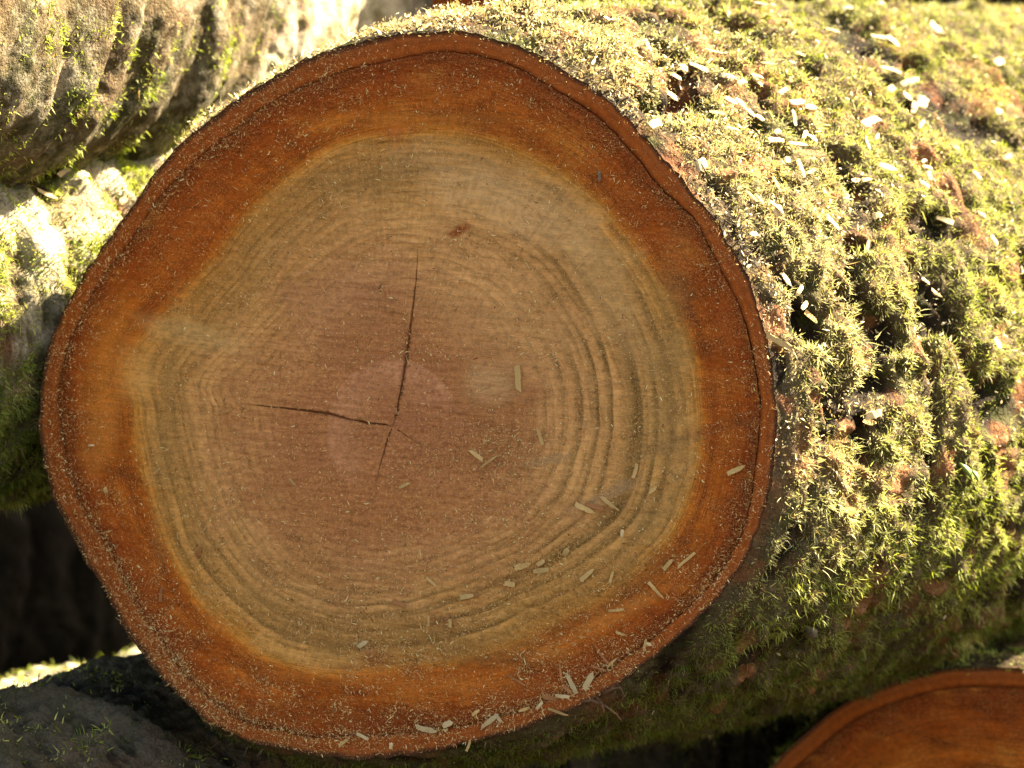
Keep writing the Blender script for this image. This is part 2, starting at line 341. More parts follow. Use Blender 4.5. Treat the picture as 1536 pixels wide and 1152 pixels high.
def cut_face(log, heart, camb, mat, cracks=(), nt=300, nr=90, ringmask=None):
    """sawn wood inside the cambium line: polar mesh about the pith, radial cracks recessed into it"""
    base = np.linspace(-np.pi, np.pi, nt, endpoint=False)
    cols = [(a, -1, 0.0) for a in base]
    for k, cr_ in enumerate(cracks):
        a0 = cr_['ang']; cols = [c for c in cols if abs((c[0] - a0 + np.pi) % (2 * np.pi) - np.pi) > 0.02 or c[1] >= 0]
        for u in (-1.9, -1.0, -0.75, 0.0, 0.75, 1.0, 1.9): cols.append((a0 + u * 1e-4, k, u))
    cols.sort(key=lambda c: c[0])
    a = np.array([c[0] for c in cols]); nt = len(a)
    rr = np.linspace(0.0, 1, nr) ** 0.9
    rr[0] = 0.004
    TH = np.repeat(a[None], nr, 0); RC = log_r = rr[:, None] * camb(a)[None]
    dep = np.zeros_like(TH)
    for k, cr_ in enumerate(cracks):
        rk = rr * camb(np.array([cr_['ang']]))[0]
        wig = np.interp(rk, cr_['r'], cr_['off'])                 # sideways wander in metres
        wid = np.interp(rk, cr_['r'], cr_['w'])
        jag = 1 + 0.35 * perlin(rk * 900, rk * 0 + k * 7.3, rk * 0)
        wigj = wig + 0.0004 * perlin(rk * 420, rk * 0 + k * 3.1 + 5, rk * 0)
        da = (a - cr_['ang'] + np.pi) % (2 * np.pi) - np.pi
        fall = np.exp(-(da / 0.22) ** 2)
        TH = TH + fall[None] * np.clip(wigj / np.maximum(rk, 0.004), -0.6, 0.6)[:, None]
        half = np.clip(np.maximum(wid * jag, 0.00008) * 0.5 / np.maximum(rk, 0.003), 0, 0.12)
        for j, c in enumerate(cols):
            if c[1] == k:
                TH[:, j] = cr_['ang'] + c[2] * half + np.clip(wigj / np.maximum(rk, 0.004), -0.6, 0.6)
                if abs(c[2]) < 0.9: dep[:, j] = -np.clip(wid * 6, 0, 0.008) * (wid > 0.00012)
    X = np.cos(TH) * RC; Y = np.sin(TH) * RC
    hb = heart(TH); cb = camb(TH)
    t = np.where(RC < hb, RC / hb, 1 + (RC - hb) / np.maximum(cb - hb, 1e-5))
    Z = dep + 0.0006 * perlin(X * 60, Y * 400, 0 * X) + 0.0010 * perlin(X * 14, Y * 14, 0 * X + 3)
    Z = Z - 0.0005 * sstep(1.975, 2.0, t)
    P = X[..., None] * log.ex + Y[..., None] * log.ey + Z[..., None] * log.n
    V = P.reshape(-1, 3); q = grid_loops(nr, nt)
    V = np.vstack([V, V[:nt].mean(0)]); ci = len(V) - 1
    tri = np.stack([np.arange(nt), np.full(nt, ci), (np.arange(nt) + 1) % nt], -1)
    me = mesh_from('cut_face', V, np.append(np.full(len(q), 4), np.full(nt, 3)), np.append(q.ravel(), tri.ravel()), mat)
    ap = lambda A, e: np.append(A.ravel(), e)
    attr(me, 't', ap(t, 0)); z0 = ap(0 * X, 0)
    attr(me, 'fp', np.stack([ap(X, 0), ap(Y, 0), z0], -1), 'FLOAT_VECTOR')
    attr(me, 'cs', np.stack([ap(np.cos(TH), 1), ap(np.sin(TH), 0), z0], -1), 'FLOAT_VECTOR')
    rmv = np.ones_like(X) * 0.6 if ringmask is None else ringmask(TH, t)
    attr(me, 'ringmask', ap(rmv, 0))
    ro = 0.0400 * (1 + 0.14 * np.clip(-np.sin(TH), 0, 1)); band = sstep(ro + 0.0012, ro - 0.0004, RC) * sstep(ro - 0.026, ro - 0.008, RC)
    am = sstep(0.15, 0.7, TH) + sstep(-2.0, -2.5, TH)
    attr(me, 'arc', ap(band * np.clip(am, 0, 1) * (1.0 if cracks else 0.0), 0))
    return obj('cut_face', me, log.root)

def bark_ring(log, camb, nt=420, nr=9):
    th = np.linspace(0, 2 * np.pi, nt, endpoint=False); k = np.linspace(0, 1, nr)
    T, K = np.meshgrid(th, k); r0 = camb(T) + 0.0003; r1 = log.rim(T); RR = r0 + (r1 - r0) * K
    X = np.cos(T) * RR; Y = np.sin(T) * RR
    Z = 0.0009 * perlin(X * 150, Y * 150, 0 * X) + 0.0004 * perlin(X * 500, Y * 500, 0 * X) - 0.0004 - 0.0008 * sstep(0.12, 0.0, K) * (0.5 + perlin(X * 40, Y * 40, 0 * X + 4)) 
    P = X[..., None] * log.ex + Y[..., None] * log.ey + Z[..., None] * log.n
    lip = P[0] - 0.006 * log.n; P = np.vstack([lip[None], P])
    q = grid_loops(nr + 1, nt)
    me = mesh_from('inner_bark', P.reshape(-1, 3), np.full(len(q), 4), q.ravel(), M_RING)
    a2 = lambda A: np.vstack([A[:1], A]).ravel()
    attr(me, 't', a2(K)); attr(me, 'fp', np.stack([a2(X), a2(Y), 0 * a2(X)], -1), 'FLOAT_VECTOR')
    return obj('inner_bark', me, log.root)

# ------------------------------------------------------------------ moss shoots and dust, as real little blades
def blades(name, base, d, L, w, bend, tint, parent, mat, origin, tipk=1.0):
    n = len(base); side = norm(np.cross(d, rng.normal(size=(n, 3))) + 1e-9)
    mid = base + d * (L * 0.55)[:, None] + bend * (0.25 * L)[:, None]
    tip = base + d * L[:, None] + bend * L[:, None]
    V = np.stack([base - side * w[:, None] * .4, base + side * w[:, None] * .4, mid + side * w[:, None] * .5, mid - side * w[:, None] * .5, tip], 1)
    i = np.arange(n)[:, None] * 5
    loops = (i + np.array([0, 1, 2, 3, 3, 2, 4])).ravel()
    me = mesh_from(name, (V - origin).reshape(-1, 3), np.tile([4, 3], n), loops, mat)
    tc = np.repeat(np.concatenate([tint, np.ones((n, 1))], 1)[:, None], 5, 1)
    attr(me, 'tint', tc.reshape(-1, 4), 'FLOAT_COLOR')
    o = obj(name, me, parent); o['kind'] = 'stuff'; return o

MOSS_A = np.array([0.27, 0.33, 0.042]); MOSS_B = np.array([0.50, 0.52, 0.16]); MOSS_C = np.array([0.11, 0.155, 0.016]); MOSS_D = np.array([0.30, 0.21, 0.10])
def moss(log, n_tuft, per, length, width, cover, spread=0.0035, seed=1, extra=None, margin=160, dry=None):
    """tufts on the sunny and visible side; cover(P, T, S, h) -> 0..1 density, length factor"""
    P0 = log.V[log.q].mean(1); nrm = log.fn
    toc = norm(CAM - P0); px, py = project(P0)
    ok = ((nrm * toc).sum(1) > -0.25) & (px > -margin) & (px < 1536 + margin) & (py > -margin) & (py < 1152 + margin)
    T = log.Tv[log.q[:, 0]]; Sx = log.Sv[log.q[:, 0]]; h = log.hv[log.q[:, 0]]
    dens = cover(P0, T, Sx, h) * ok
    p = dens * log.farea; p = p / p.sum()
    f = rng.choice(len(p), n_tuft, p=p)
    q = log.V[log.q[f]]; u = rng.random((n_tuft, 1)); v = rng.random((n_tuft, 1))
    c = (q[:, 0] * (1 - u) + q[:, 1] * u) * (1 - v) + (q[:, 3] * (1 - u) + q[:, 2] * u) * v
    cn = nrm[f]; cl = (0.5 + 0.9 * rng.random(n_tuft) ** 1.5) * (0.5 + 0.5 * dens[f]) * length * (0.45 + 0.55 * sstep(0.0, 0.03, Sx[f]))
    k1 = perlin(c[:, 0] * 25, c[:, 1] * 25, c[:, 2] * 25 + seed); k2 = perlin(c[:, 0] * 70, c[:, 1] * 70, c[:, 2] * 70 + seed)
    m = np.clip(0.45 + 1.1 * k1 + 0.8 * k2 + 0.25 * rng.normal(size=n_tuft), 0, 1)[:, None]
    tint = MOSS_C * (1 - m) + MOSS_A * m
    g = np.clip(0.25 + 0.9 * perlin(c[:, 0] * 40, c[:, 1] * 40, c[:, 2] * 40 + seed + 20) + 0.25 * rng.normal(size=n_tuft), 0, 1)[:, None]
    tint = tint * (1 - g) + MOSS_B * g
    if dry is not None:
        dk = np.clip(dry(c, T[f], Sx[f]) + 0.2 * rng.normal(size=n_tuft), 0, 1)[:, None]
        tint = tint * (1 - dk) + np.array([0.58, 0.53, 0.32]) * dk
    if dry is not None:
        Tw = np.where(T[f] > np.pi, T[f] - 2 * np.pi, T[f]); lo_shade = np.clip(sstep(-0.35, -0.75, Tw) + 0.25 * k1 + 0.15 * rng.normal(size=n_tuft), 0, 1)[:, None]
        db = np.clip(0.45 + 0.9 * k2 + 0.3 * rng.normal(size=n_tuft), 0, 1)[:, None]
        tint = tint * (1 - 0.85 * lo_shade) + 0.85 * lo_shade * (np.array([0.085, 0.115, 0.008]) * (1 - 0.4 * db) + 0.4 * np.array([0.085, 0.06, 0.016]) * db)  # lower moss greener and darkened, its shade painted into the tint
    br = rng.random((n_tuft, 1)) < 0.06; tint = np.where(br, MOSS_D, tint)
    i = np.repeat(np.arange(n_tuft), per); n = len(i)
    off = rng.normal(size=(n, 3)) * spread; off -= cn[i] * (off * cn[i]).sum(1, keepdims=True)
    base = c[i] + off - cn[i] * 0.0012
    d = norm(cn[i] + off / spread * 0.45 + rng.normal(size=(n, 3)) * 0.55 + np.array([0, 0, 0.05]))
    bend = rng.normal(size=(n, 3)) * 0.38 + np.array([0, 0, -0.16]) + off / spread * 0.12
    L = cl[i] * (0.55 + 0.75 * rng.random(n)); w = width * (0.6 + 0.8 * rng.random(n))
    tt = tint[i] * (0.75 + 0.5 * rng.random((n, 1)))
    if extra is not None:                  # hanging clumps: (point, normal, radius, length, count)
        B, DD, LL, WW, TT, BB = [base], [d], [L], [w], [tt], [bend]
        for (pt, nn, rad, ln, cnt) in extra:
            o_ = rng.normal(size=(cnt, 3)) * rad; b_ = pt + o_ + nn * 0.004
            B.append(b_); DD.append(norm(nn * 0.7 + rng.normal(size=(cnt, 3)) * 0.55 + np.array([0, 0, -0.5])))
            LL.append(ln * (0.5 + 0.7 * rng.random(cnt))); WW.append(width * (0.7 + 0.7 * rng.random(cnt)))
            mm = rng.random((cnt, 1)); TT.append((MOSS_A * (1 - mm) + np.array([0.46, 0.44, 0.18]) * mm) * (0.8 + 0.4 * rng.random((cnt, 1))))
            BB.append(rng.normal(size=(cnt, 3)) * 0.25 + np.array([0, 0, -0.3]))
        base, d, L, w, tt, bend = [np.concatenate(x) for x in (B, DD, LL, WW, TT, BB)]
    return blades('moss', base, d, L, w, bend, tt, log.root, M_MOSS, log.C0)

# ------------------------------------------------------------------ the big sawn log
OUT = [(640,48),(690,46),(740,56),(775,68),(820,88),(860,115),(900,140),(930,165),(960,200),(990,235),(1020,265),(1050,300),(1075,335),(1100,375),(1120,415),(1138,455),(1150,500),(1158,550),(1163,600),(1164,650),(1162,700),(1155,740),(1143,780),(1125,825),(1100,870),(1070,905),(1040,935),(1005,965),(970,995),(935,1020),(895,1045),(850,1068),(800,1088),(750,1103),(700,1115),(640,1128),(580,1136),(520,1138),(460,1132),(400,1120),(350,1102),(310,1085),(285,1060),(255,1030),(230,1005),(205,970),(180,930),(160,895),(140,860),(115,815),(95,780),(78,740),(68,700),(60,660),(58,610),(62,570),(70,530),(85,490),(105,450),(130,410),(150,375),(175,340),(200,305),(220,275),(245,245),(280,208),(320,175),(370,140),(420,110),(465,88),(510,70),(570,57)]
HEART = [(570,208),(640,203),(710,208),(800,240),(850,270),(905,315),(970,400),(1015,480),(1040,560),(1045,650),(1035,720),(1005,800),(930,872),(800,940),(690,980),(570,1000),(470,1000),(380,970),(320,920),(270,850),(240,780),(215,690),(202,600),(185,560),(200,525),(262,470),(335,385),(420,285),(500,228)]
CAMB = [(640,84),(690,80),(740,88),(790,106),(840,136),(880,165),(915,195),(945,228),(975,262),(1010,298),(1040,335),(1068,375),(1092,418),(1110,462),(1124,510),(1132,560),(1136,610),(1137,660),(1134,710),(1126,755),(1112,800),(1090,845),(1060,882),(1025,918),(985,952),(940,985),(890,1018),(840,1042),(790,1060),(730,1078),(670,1090),(600,1100),(530,1104),(460,1102),(400,1090),(350,1070),(310,1045),(278,1012),(250,975),(225,935),(202,895),(178,850),(152,805),(128,765),(110,725),(98,680),(90,640),(88,590),(94,545),(108,500),(130,458),(158,415),(185,375),(215,332),(248,290),(285,250),(330,212),(380,175),(430,145),(480,120),(530,102),(585,90)]
PITH = (589, 640)
BASIS = face_basis(R(15), R(7))
pith3 = at_y(*PITH, 0.0)
def polar_fn(log, pts, smooth=1):
    P = np.array([log.plane(*p) for p in pts]); a = np.arctan2(P[:, 1], P[:, 0]); r = np.hypot(P[:, 0], P[:, 1])
    o = np.argsort(a); a, r = a[o], r[o]
    g = np.linspace(-np.pi, np.pi, 1440, endpoint=False); v = np.interp(g, np.r_[a[-1] - 2 * np.pi, a, a[0] + 2 * np.pi], np.r_[r[-1], r, r[0]])
    kk = np.exp(-np.linspace(-2, 2, 25) ** 2); kk /= kk.sum()
    v = np.convolve(np.r_[v[-12:], v, v[:12]], kk, 'valid')
    gg = np.r_[g, np.pi]; vv = np.r_[v, v[0]]
    return lambda T: np.interp((np.asarray(T) + np.pi) % (2 * np.pi) - np.pi, gg, vv)

main = Log('mossy_log', 'large freshly sawn log with cracked orange and tan end and mossy side', pith3, BASIS, None, axis=norm(AXIS + np.array([0, 0, -0.028])), flare=0.42)
rim0 = polar_fn(main, OUT)
main.rim = lambda T: rim0(T) + 0.0013 * perlin(np.cos(T) * 9, np.sin(T) * 9, 0 * T) + 0.0012 * perlin(np.cos(T) * 26, np.sin(T) * 26, 0 * T) + 0.0006 * perlin(np.cos(T) * 80, np.sin(T) * 80, 0 * T)
heartf, camb0 = polar_fn(main, HEART), polar_fn(main, CAMB)
cambf = lambda T: camb0(T) + 0.0024 * perlin(np.cos(T) * 6 + 3, np.sin(T) * 6, 0 * T) + 0.0008 * perlin(np.cos(T) * 24, np.sin(T) * 24, 0 * T + 2)

def crack(pts, widths):                    # polyline of pixels from the pith outwards
    P = np.array([main.plane(*p) for p in pts]); r = np.hypot(P[:, 0], P[:, 1]); a = np.arctan2(P[:, 1], P[:, 0])
    am = a[-1]
    return dict(ang=am, r=np.r_[0, r, r[-1] + 0.002, 1], off=np.r_[0, (a - am) * r, 0, 0], w=np.r_[widths[0], widths, 0, 0])
PX = W_M / 1536
CRACKS = [crack([(592,632),(597,606),(604,570),(611,520),(618,470),(624,420),(627,372)], np.array([3, 4.5, 5.5, 4.5, 3.6, 2.4, 0.6]) * PX),
          crack([(580,636),(550,634),(520,628),(495,621),(460,616),(425,612),(375,607)], np.array([2, 3, 3.2, 4.2, 3.6, 3.0, 0.6]) * PX),
          crack([(598,646),(612,655),(640,671)], np.array([1.0, 0.9, 0.4]) * PX),
          crack([(584,650),(577,675),(570,700),(564,728)], np.array([1.6, 1.8, 1.6, 0.5]) * PX)]
def mk(px, py, ang, a, b, colr, amt):
    c = main.plane(px, py); return (c[0], c[1], R(ang), a * PX, b * PX, colr, amt)
MARKS = [mk(560, 640, 0, 240, 215, wc(150, 96, 63), 0.75), mk(622, 655, 0, 62, 50, wc(136, 84, 54), 0.6), mk(620, 640, 0, 70, 55, wc(140, 88, 58), 0.6),
         mk(520, 440, 15, 120, 60, wc(160, 112, 80), 0.4), mk(760, 300, -22, 190, 45, wc(186, 146, 100), 0.65), mk(900, 420, -55, 160, 40, wc(176, 136, 88), 0.5),
         mk(740, 480, -20, 130, 70, wc(172, 128, 82), 0.5), mk(290, 500, -12, 90, 22, wc(176, 142, 92), 0.6), mk(205, 560, 0, 32, 46, wc(190, 142, 80), 0.7),
         mk(735, 575, 0, 48, 36, wc(180, 140, 96), 0.6), mk(550, 265, 10, 130, 28, wc(128, 96, 56), 0.55),
         mk(690, 345, 28, 20, 8, wc(118, 48, 18), 0.95), mk(665, 932, 0, 26, 14, wc(104, 66, 40), 0.7), mk(562, 990, 0, 22, 16, wc(120, 58, 24), 0.8),
         mk(825, 690, 12, 44, 9, wc(138, 112, 82), 0.6), mk(910, 742, 28, 62, 9, wc(140, 114, 84), 0.6), mk(1000, 668, 20, 58, 13, wc(112, 84, 52), 0.65),
         mk(1100, 640, 10, 70, 10, wc(110, 52, 20), 0.6), mk(595, 195, 0, 18, 26, wc(150, 76, 30), 0.7),
         mk(590, 760, 0, 260, 60, wc(146, 92, 54), 0.45), mk(870, 890, 25, 160, 50, wc(118, 82, 40), 0.55), mk(640, 960, -4, 230, 32, wc(116, 82, 42), 0.55), mk(1000, 560, 88, 190, 34, wc(128, 96, 54), 0.6), mk(985, 770, 60, 110, 28, wc(122, 92, 52), 0.55), mk(450, 940, -22, 130, 30, wc(122, 88, 48), 0.5), mk(250, 640, 88, 230, 18, wc(134, 100, 56), 0.5),
         mk(165, 560, 80, 120, 45, wc(184, 112, 44), 0.55), mk(150, 660, 75, 60, 30, wc(180, 110, 46), 0.5), mk(290, 350, 50, 130, 50, wc(138, 64, 20), 0.5), mk(215, 870, -60, 120, 32, wc(122, 50, 14), 0.6), mk(560, 1075, 0, 330, 22, wc(96, 38, 11), 0.7), mk(850, 1010, 26, 170, 22, wc(112, 44, 12), 0.6),
         mk(600, 1020, 0, 240, 18, wc(176, 98, 36), 0.5), mk(900, 935, 30, 140, 12, wc(180, 108, 46), 0.5), mk(640, 130, 0, 120, 26, wc(120, 50, 14), 0.5), mk(620, 180, 0, 150, 16, wc(180, 108, 40), 0.45), mk(960, 320, -50, 130, 22, wc(128, 54, 14), 0.5), mk(1085, 520, 85, 160, 26, wc(128, 56, 15), 0.45)]
MARKS = [m for m in MARKS]
def ringmask(T, t):
    right = np.exp(-((T - 0.05) / 0.75) ** 2); low = np.exp(-((T + 1.2) / 0.75) ** 2) + 0.6 * np.exp(-((T + 2.2) / 0.5) ** 2)
    left = 0.55 * np.exp(-(((np.abs(T) - np.pi)) / 0.6) ** 2) * sstep(0.75, 0.9, t); up = 0.35 * np.exp(-((T - 1.4) / 0.6) ** 2) * sstep(0.75, 0.9, t)
    return np.clip(1.15 * right * sstep(0.4, 0.8, t) + low * sstep(0.5, 0.85, t) + left + up + 0.05, 0, 1)
M_MAIN = wood_material('sawn_wood_cracked', MARKS)
main_face = cut_face(main, heartf, cambf, M_MAIN, CRACKS, 560, 260, ringmask)
bark_ring(main, cambf, 720, 10)

def relief_main(x, y, s, seed):
    wx = 0.03 * perlin(x / 0.08, y / 0.08, s / 0.08 + 31); s2 = s + wx
    a = perlin(x / 0.085, y / 0.085, s2 / 0.034 + seed); b = perlin(x / 0.22, y / 0.22, s2 / 0.085 + seed + 5.3)
    fur = -0.011 * np.exp(-(b / 0.10) ** 2); c = np.abs(perlin(x / 0.026, y / 0.026, s2 / 0.021 + 11)); c2 = np.abs(perlin(x / 0.0125, y / 0.0125, s / 0.011 + 3))
    d = perlin(x / 0.006, y / 0.006, s / 0.006 + 17)
    pit = perlin(x / 0.03, y / 0.03, s / 0.022 + 51)
    return 0.004 + 0.0048 * a + fur + 0.0095 * (c - 0.2) + 0.0085 * (c2 - 0.2) + 0.0010 * d - 0.010 * sstep(0.33, 0.52, pit)
main.bark(1.7, 900, 360, relief_main, M_BARK, 2.0, 1.6)

BARE = []
for (px, py, rad) in [(1385, 232, 26), (1430, 290, 24), (1462, 350, 26), (1440, 320, 18), (1500, 700, 34), (1510, 660, 22), (1380, 508, 22), (1228, 600, 20), (1222, 560, 12), (1168, 480, 18), (1290, 300, 12), (1250, 290, 12), (1140, 250, 16), (1180, 600, 12),
                      (1090, 255, 14), (1215, 120, 12), (1340, 600, 16), (1345, 720, 24), (1420, 690, 20), (1480, 560, 20), (1500, 500, 18), (1310, 180, 16), (1262, 175, 12), (1270, 640, 16), (1400, 880, 20), (1290, 920, 22), (1120, 960, 18), (1120, 1010, 18), (1230, 1030, 20), (1050, 60, 14), (1180, 40, 18), (1350, 370, 14), (1300, 480, 14)]:
    hh = main.hit(px, py)
    if hh is not None: BARE.append((hh[0], rad * PX * 1.1))
def bareness(P):
    b = np.zeros(len(P)); wob = 1 + 0.8 * perlin(P[:, 0] / 0.011, P[:, 1] / 0.011, P[:, 2] / 0.011)
    for c, r_ in BARE: b = np.maximum(b, np.exp(-(((P - c) ** 2).sum(1) / (r_ * wob) ** 2) ** 1.5))
    return b
attr(main.bark_ob.data, 'bare', bareness(main.V))
HANG = []
for (px, py, rad, ln, cnt) in [(1440, 950, 0.005, 0.0045, 150), (1443, 978, 0.0035, 0.0045, 100), (1460, 905, 0.004, 0.0045, 70), (1186, 872, 0.005, 0.0045, 90), (1405, 790, 0.006, 0.0045, 90)]:
    hh = main.hit(px, py)
    if hh is not None: HANG.append((hh[0], hh[1], rad, ln, cnt))
def cover_main(P, T, Sx, h):
    k = perlin(P[:, 0] / 0.04, P[:, 1] / 0.04, P[:, 2] / 0.04 + 40) + 0.6 * perlin(P[:, 0] / 0.014, P[:, 1] / 0.014, P[:, 2] / 0.014 + 60)
    Tw = np.where(T > np.pi, T - 2 * np.pi, T)
    return np.clip(0.45 + 0.6 * sstep(-0.3, -0.8, Tw) + 1.0 * k + 1.8 * (h - 0.45), 0.01, 1) * sstep(-0.002, 0.008, Sx) * (1 - 0.97 * sstep(0.25, 0.6, bareness(P)))
def dry_shade_main(P, T, Sx):
    return 0.14 + 0.55 * sstep(0.22, 0.02, Sx) - 0.9 * sstep(-0.1, -0.7, np.where(T > np.pi, T - 2 * np.pi, T))  # pale dusty moss by the rim; left out below, painting in shade
moss(main, 56000, 12, 0.0036, 0.00052, cover_main, 0.0029, 1, HANG, 140, dry_shade_main)

# ------------------------------------------------------------------ the other logs of the stack, seen and added
def round_rim(r, seed, amp=0.05):
    return lambda T: r * (1 + amp * perlin(np.cos(T) * 1.1 + seed, np.sin(T) * 1.1, 0 * T + seed) + amp * 0.35 * perlin(np.cos(T) * 4 + seed, np.sin(T) * 4, 0 * T))
def side_log(name, label, px, py, dy, s0, s1, r, mat, relief, seed, flare=0.05, nt=420, ns=200, axis=AXIS, amp=0.05, basis=None, face=True, ring=True, heart=0.72):
    c = at_y(px, py, dy) + axis * s0
    L = Log(name, label, c, basis or face_basis(R(20), R(2)), round_rim(r, seed, amp), axis, flare)
    if face:
        cb = lambda T: L.rim(T) * 0.93; hb = lambda T: L.rim(T) * heart * (1 + 0.08 * np.sin(2 * T + seed))
        cut_face(L, hb, cb, M_WOOD, (), 240, 60); bark_ring(L, cb, 240, 6)
    L.bark(s1 - s0, nt, ns, relief, mat, seed, 1.0)
    return L
def relief_wrinkle(x, y, s, seed):         # folds that run round the log
    w = 0.016 * perlin(x / 0.09, y / 0.09, s / 0.15 + seed)
    a = perlin(x / 0.15, y / 0.15, (s + w) / 0.034 + seed); b = perlin(x / 0.05, y / 0.05, s / 0.03 + seed + 8)
    c = np.abs(perlin(x / 0.014, y / 0.014, s / 0.012 + seed + 3)); d = perlin(x / 0.006, y / 0.006, s / 0.006 + seed)
    return 0.004 + 0.0105 * (np.sqrt(np.abs(a) + 0.006) - 0.35) + 0.005 * b + 0.0022 * c + 0.0009 * d
def relief_rough(x, y, s, seed):
    w = 0.02 * perlin(x / 0.07, y / 0.07, s / 0.07 + seed)
    a = perlin(x / 0.085, y / 0.085, (s + w) / 0.026 + seed); b = np.abs(perlin(x / 0.026, y / 0.026, (s + w) / 0.018 + seed + 8)); c = perlin(x / 0.009, y / 0.009, s / 0.008 + seed)
    return 0.002 + 0.009 * a + 0.006 * (b - 0.15) + 0.0020 * c
def relief_flaky(x, y, s, seed):
    e = 0.006 * np.abs(perlin(x / 0.012, y / 0.012, s / 0.007 + seed + 2)); return relief_rough(x, y, s, seed) + e + 0.003 * perlin(x / 0.005, y / 0.005, s / 0.004 + seed)
left = side_log('bark_log', 'sunlit pale bark log with thin moss beside the large sawn log', -272, 498, 0.07, -0.32, 0.36, 0.110, M_PALE, relief_rough, 3.3)
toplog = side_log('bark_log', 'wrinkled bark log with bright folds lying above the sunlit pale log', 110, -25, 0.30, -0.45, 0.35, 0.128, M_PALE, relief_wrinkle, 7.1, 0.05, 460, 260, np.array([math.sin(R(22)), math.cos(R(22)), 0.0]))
lowl = side_log('bark_log', 'shaded grey bark log lying low beneath the large sawn log', 40, 1362, 0.05, -0.35, 0.85, 0.130, M_GREY, relief_flaky, 12.9, -0.02, 640, 460)
lowr = side_log('sawn_log', 'smaller sawn log with smooth orange end below the mossy side', 1498, 1432, 0.20, 0.0, 0.8, 0.196, M_BARK, relief_rough, 21.4, 0.05, 480, 200, AXIS, 0.03, heart=0.55)
block_log = side_log('bark_log', 'added near-black log at the back of the pile, placed to block sun', 1172, -228, 1.05, -0.62, 0.7, 0.20, M_SHADE_BARK, relief_rough, 31.0)  # added mostly out of view, placed to keep sun off the gap
gapl = side_log('bark_log', 'added low log behind the grey log, catching a strip of sun on top', 30, 1272, 0.36, -0.30, 0.6, 0.112, M_PALE, relief_flaky, 37.0)  # added behind the grey log so that its top catches the sun
gap_fill = side_log('bark_log', 'added near-black log filling the gap under the sunlit pale log', -60, 820, 0.95, -0.5, 0.8, 0.23, M_SHADE_BARK, relief_rough, 43.0)  # added to fill the gap; its near-black colour stands in for shade

def algae_shade(log, f):
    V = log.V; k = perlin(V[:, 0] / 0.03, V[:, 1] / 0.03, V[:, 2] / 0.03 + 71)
    attr(log.bark_ob.data, 'algae_shade', np.clip(f(V, log.Tv, log.Sv) + 0.9 * k, 0, 1))
algae_shade(toplog, lambda V, T, Sx: 1.1 * sstep(0.55, 0.42, Sx))  # mossy film, plus the near end's shade painted into the bark
algae_shade(left, lambda V, T, Sx: 0.05 + 0.95 * sstep(0.60, 0.52, V[:, 2]))
algae_shade(lowl, lambda V, T, Sx: 0.1 + 0 * Sx)
def cover_patch(th, off, sc=0.03):
    def f(P, T, Sx, h):
        k = perlin(P[:, 0] / sc, P[:, 1] / sc, P[:, 2] / sc + off) + 0.5 * perlin(P[:, 0] / (sc / 3), P[:, 1] / (sc / 3), P[:, 2] / (sc / 3) + off)
        return np.clip(th + 1.1 * k, 0.01, 1)
    return f
moss(left, 18000, 9, 0.0042, 0.0008, lambda P, T, Sx, h: np.clip(cover_patch(0.40, 3.0)(P, T, Sx, h) + 0.5 * sstep(0.60, 0.52, P[:, 2]), 0, 1), 0.003, 5)
moss(toplog, 1800, 8, 0.0036, 0.0008, lambda P, T, Sx, h: cover_patch(0.12, 9.0)(P, T, Sx, h) * (0.03 + sstep(0.55, 0.42, Sx)), 0.003, 8)
moss(lowl, 2600, 7, 0.005, 0.0008, cover_patch(0.15, 14.0), 0.003, 11)
moss(gapl, 5000, 8, 0.005, 0.0009, cover_patch(0.35, 24.0), 0.003, 17)
moss(lowr, 3500, 9, 0.007, 0.0008, cover_patch(0.4, 19.0), 0.003, 14)

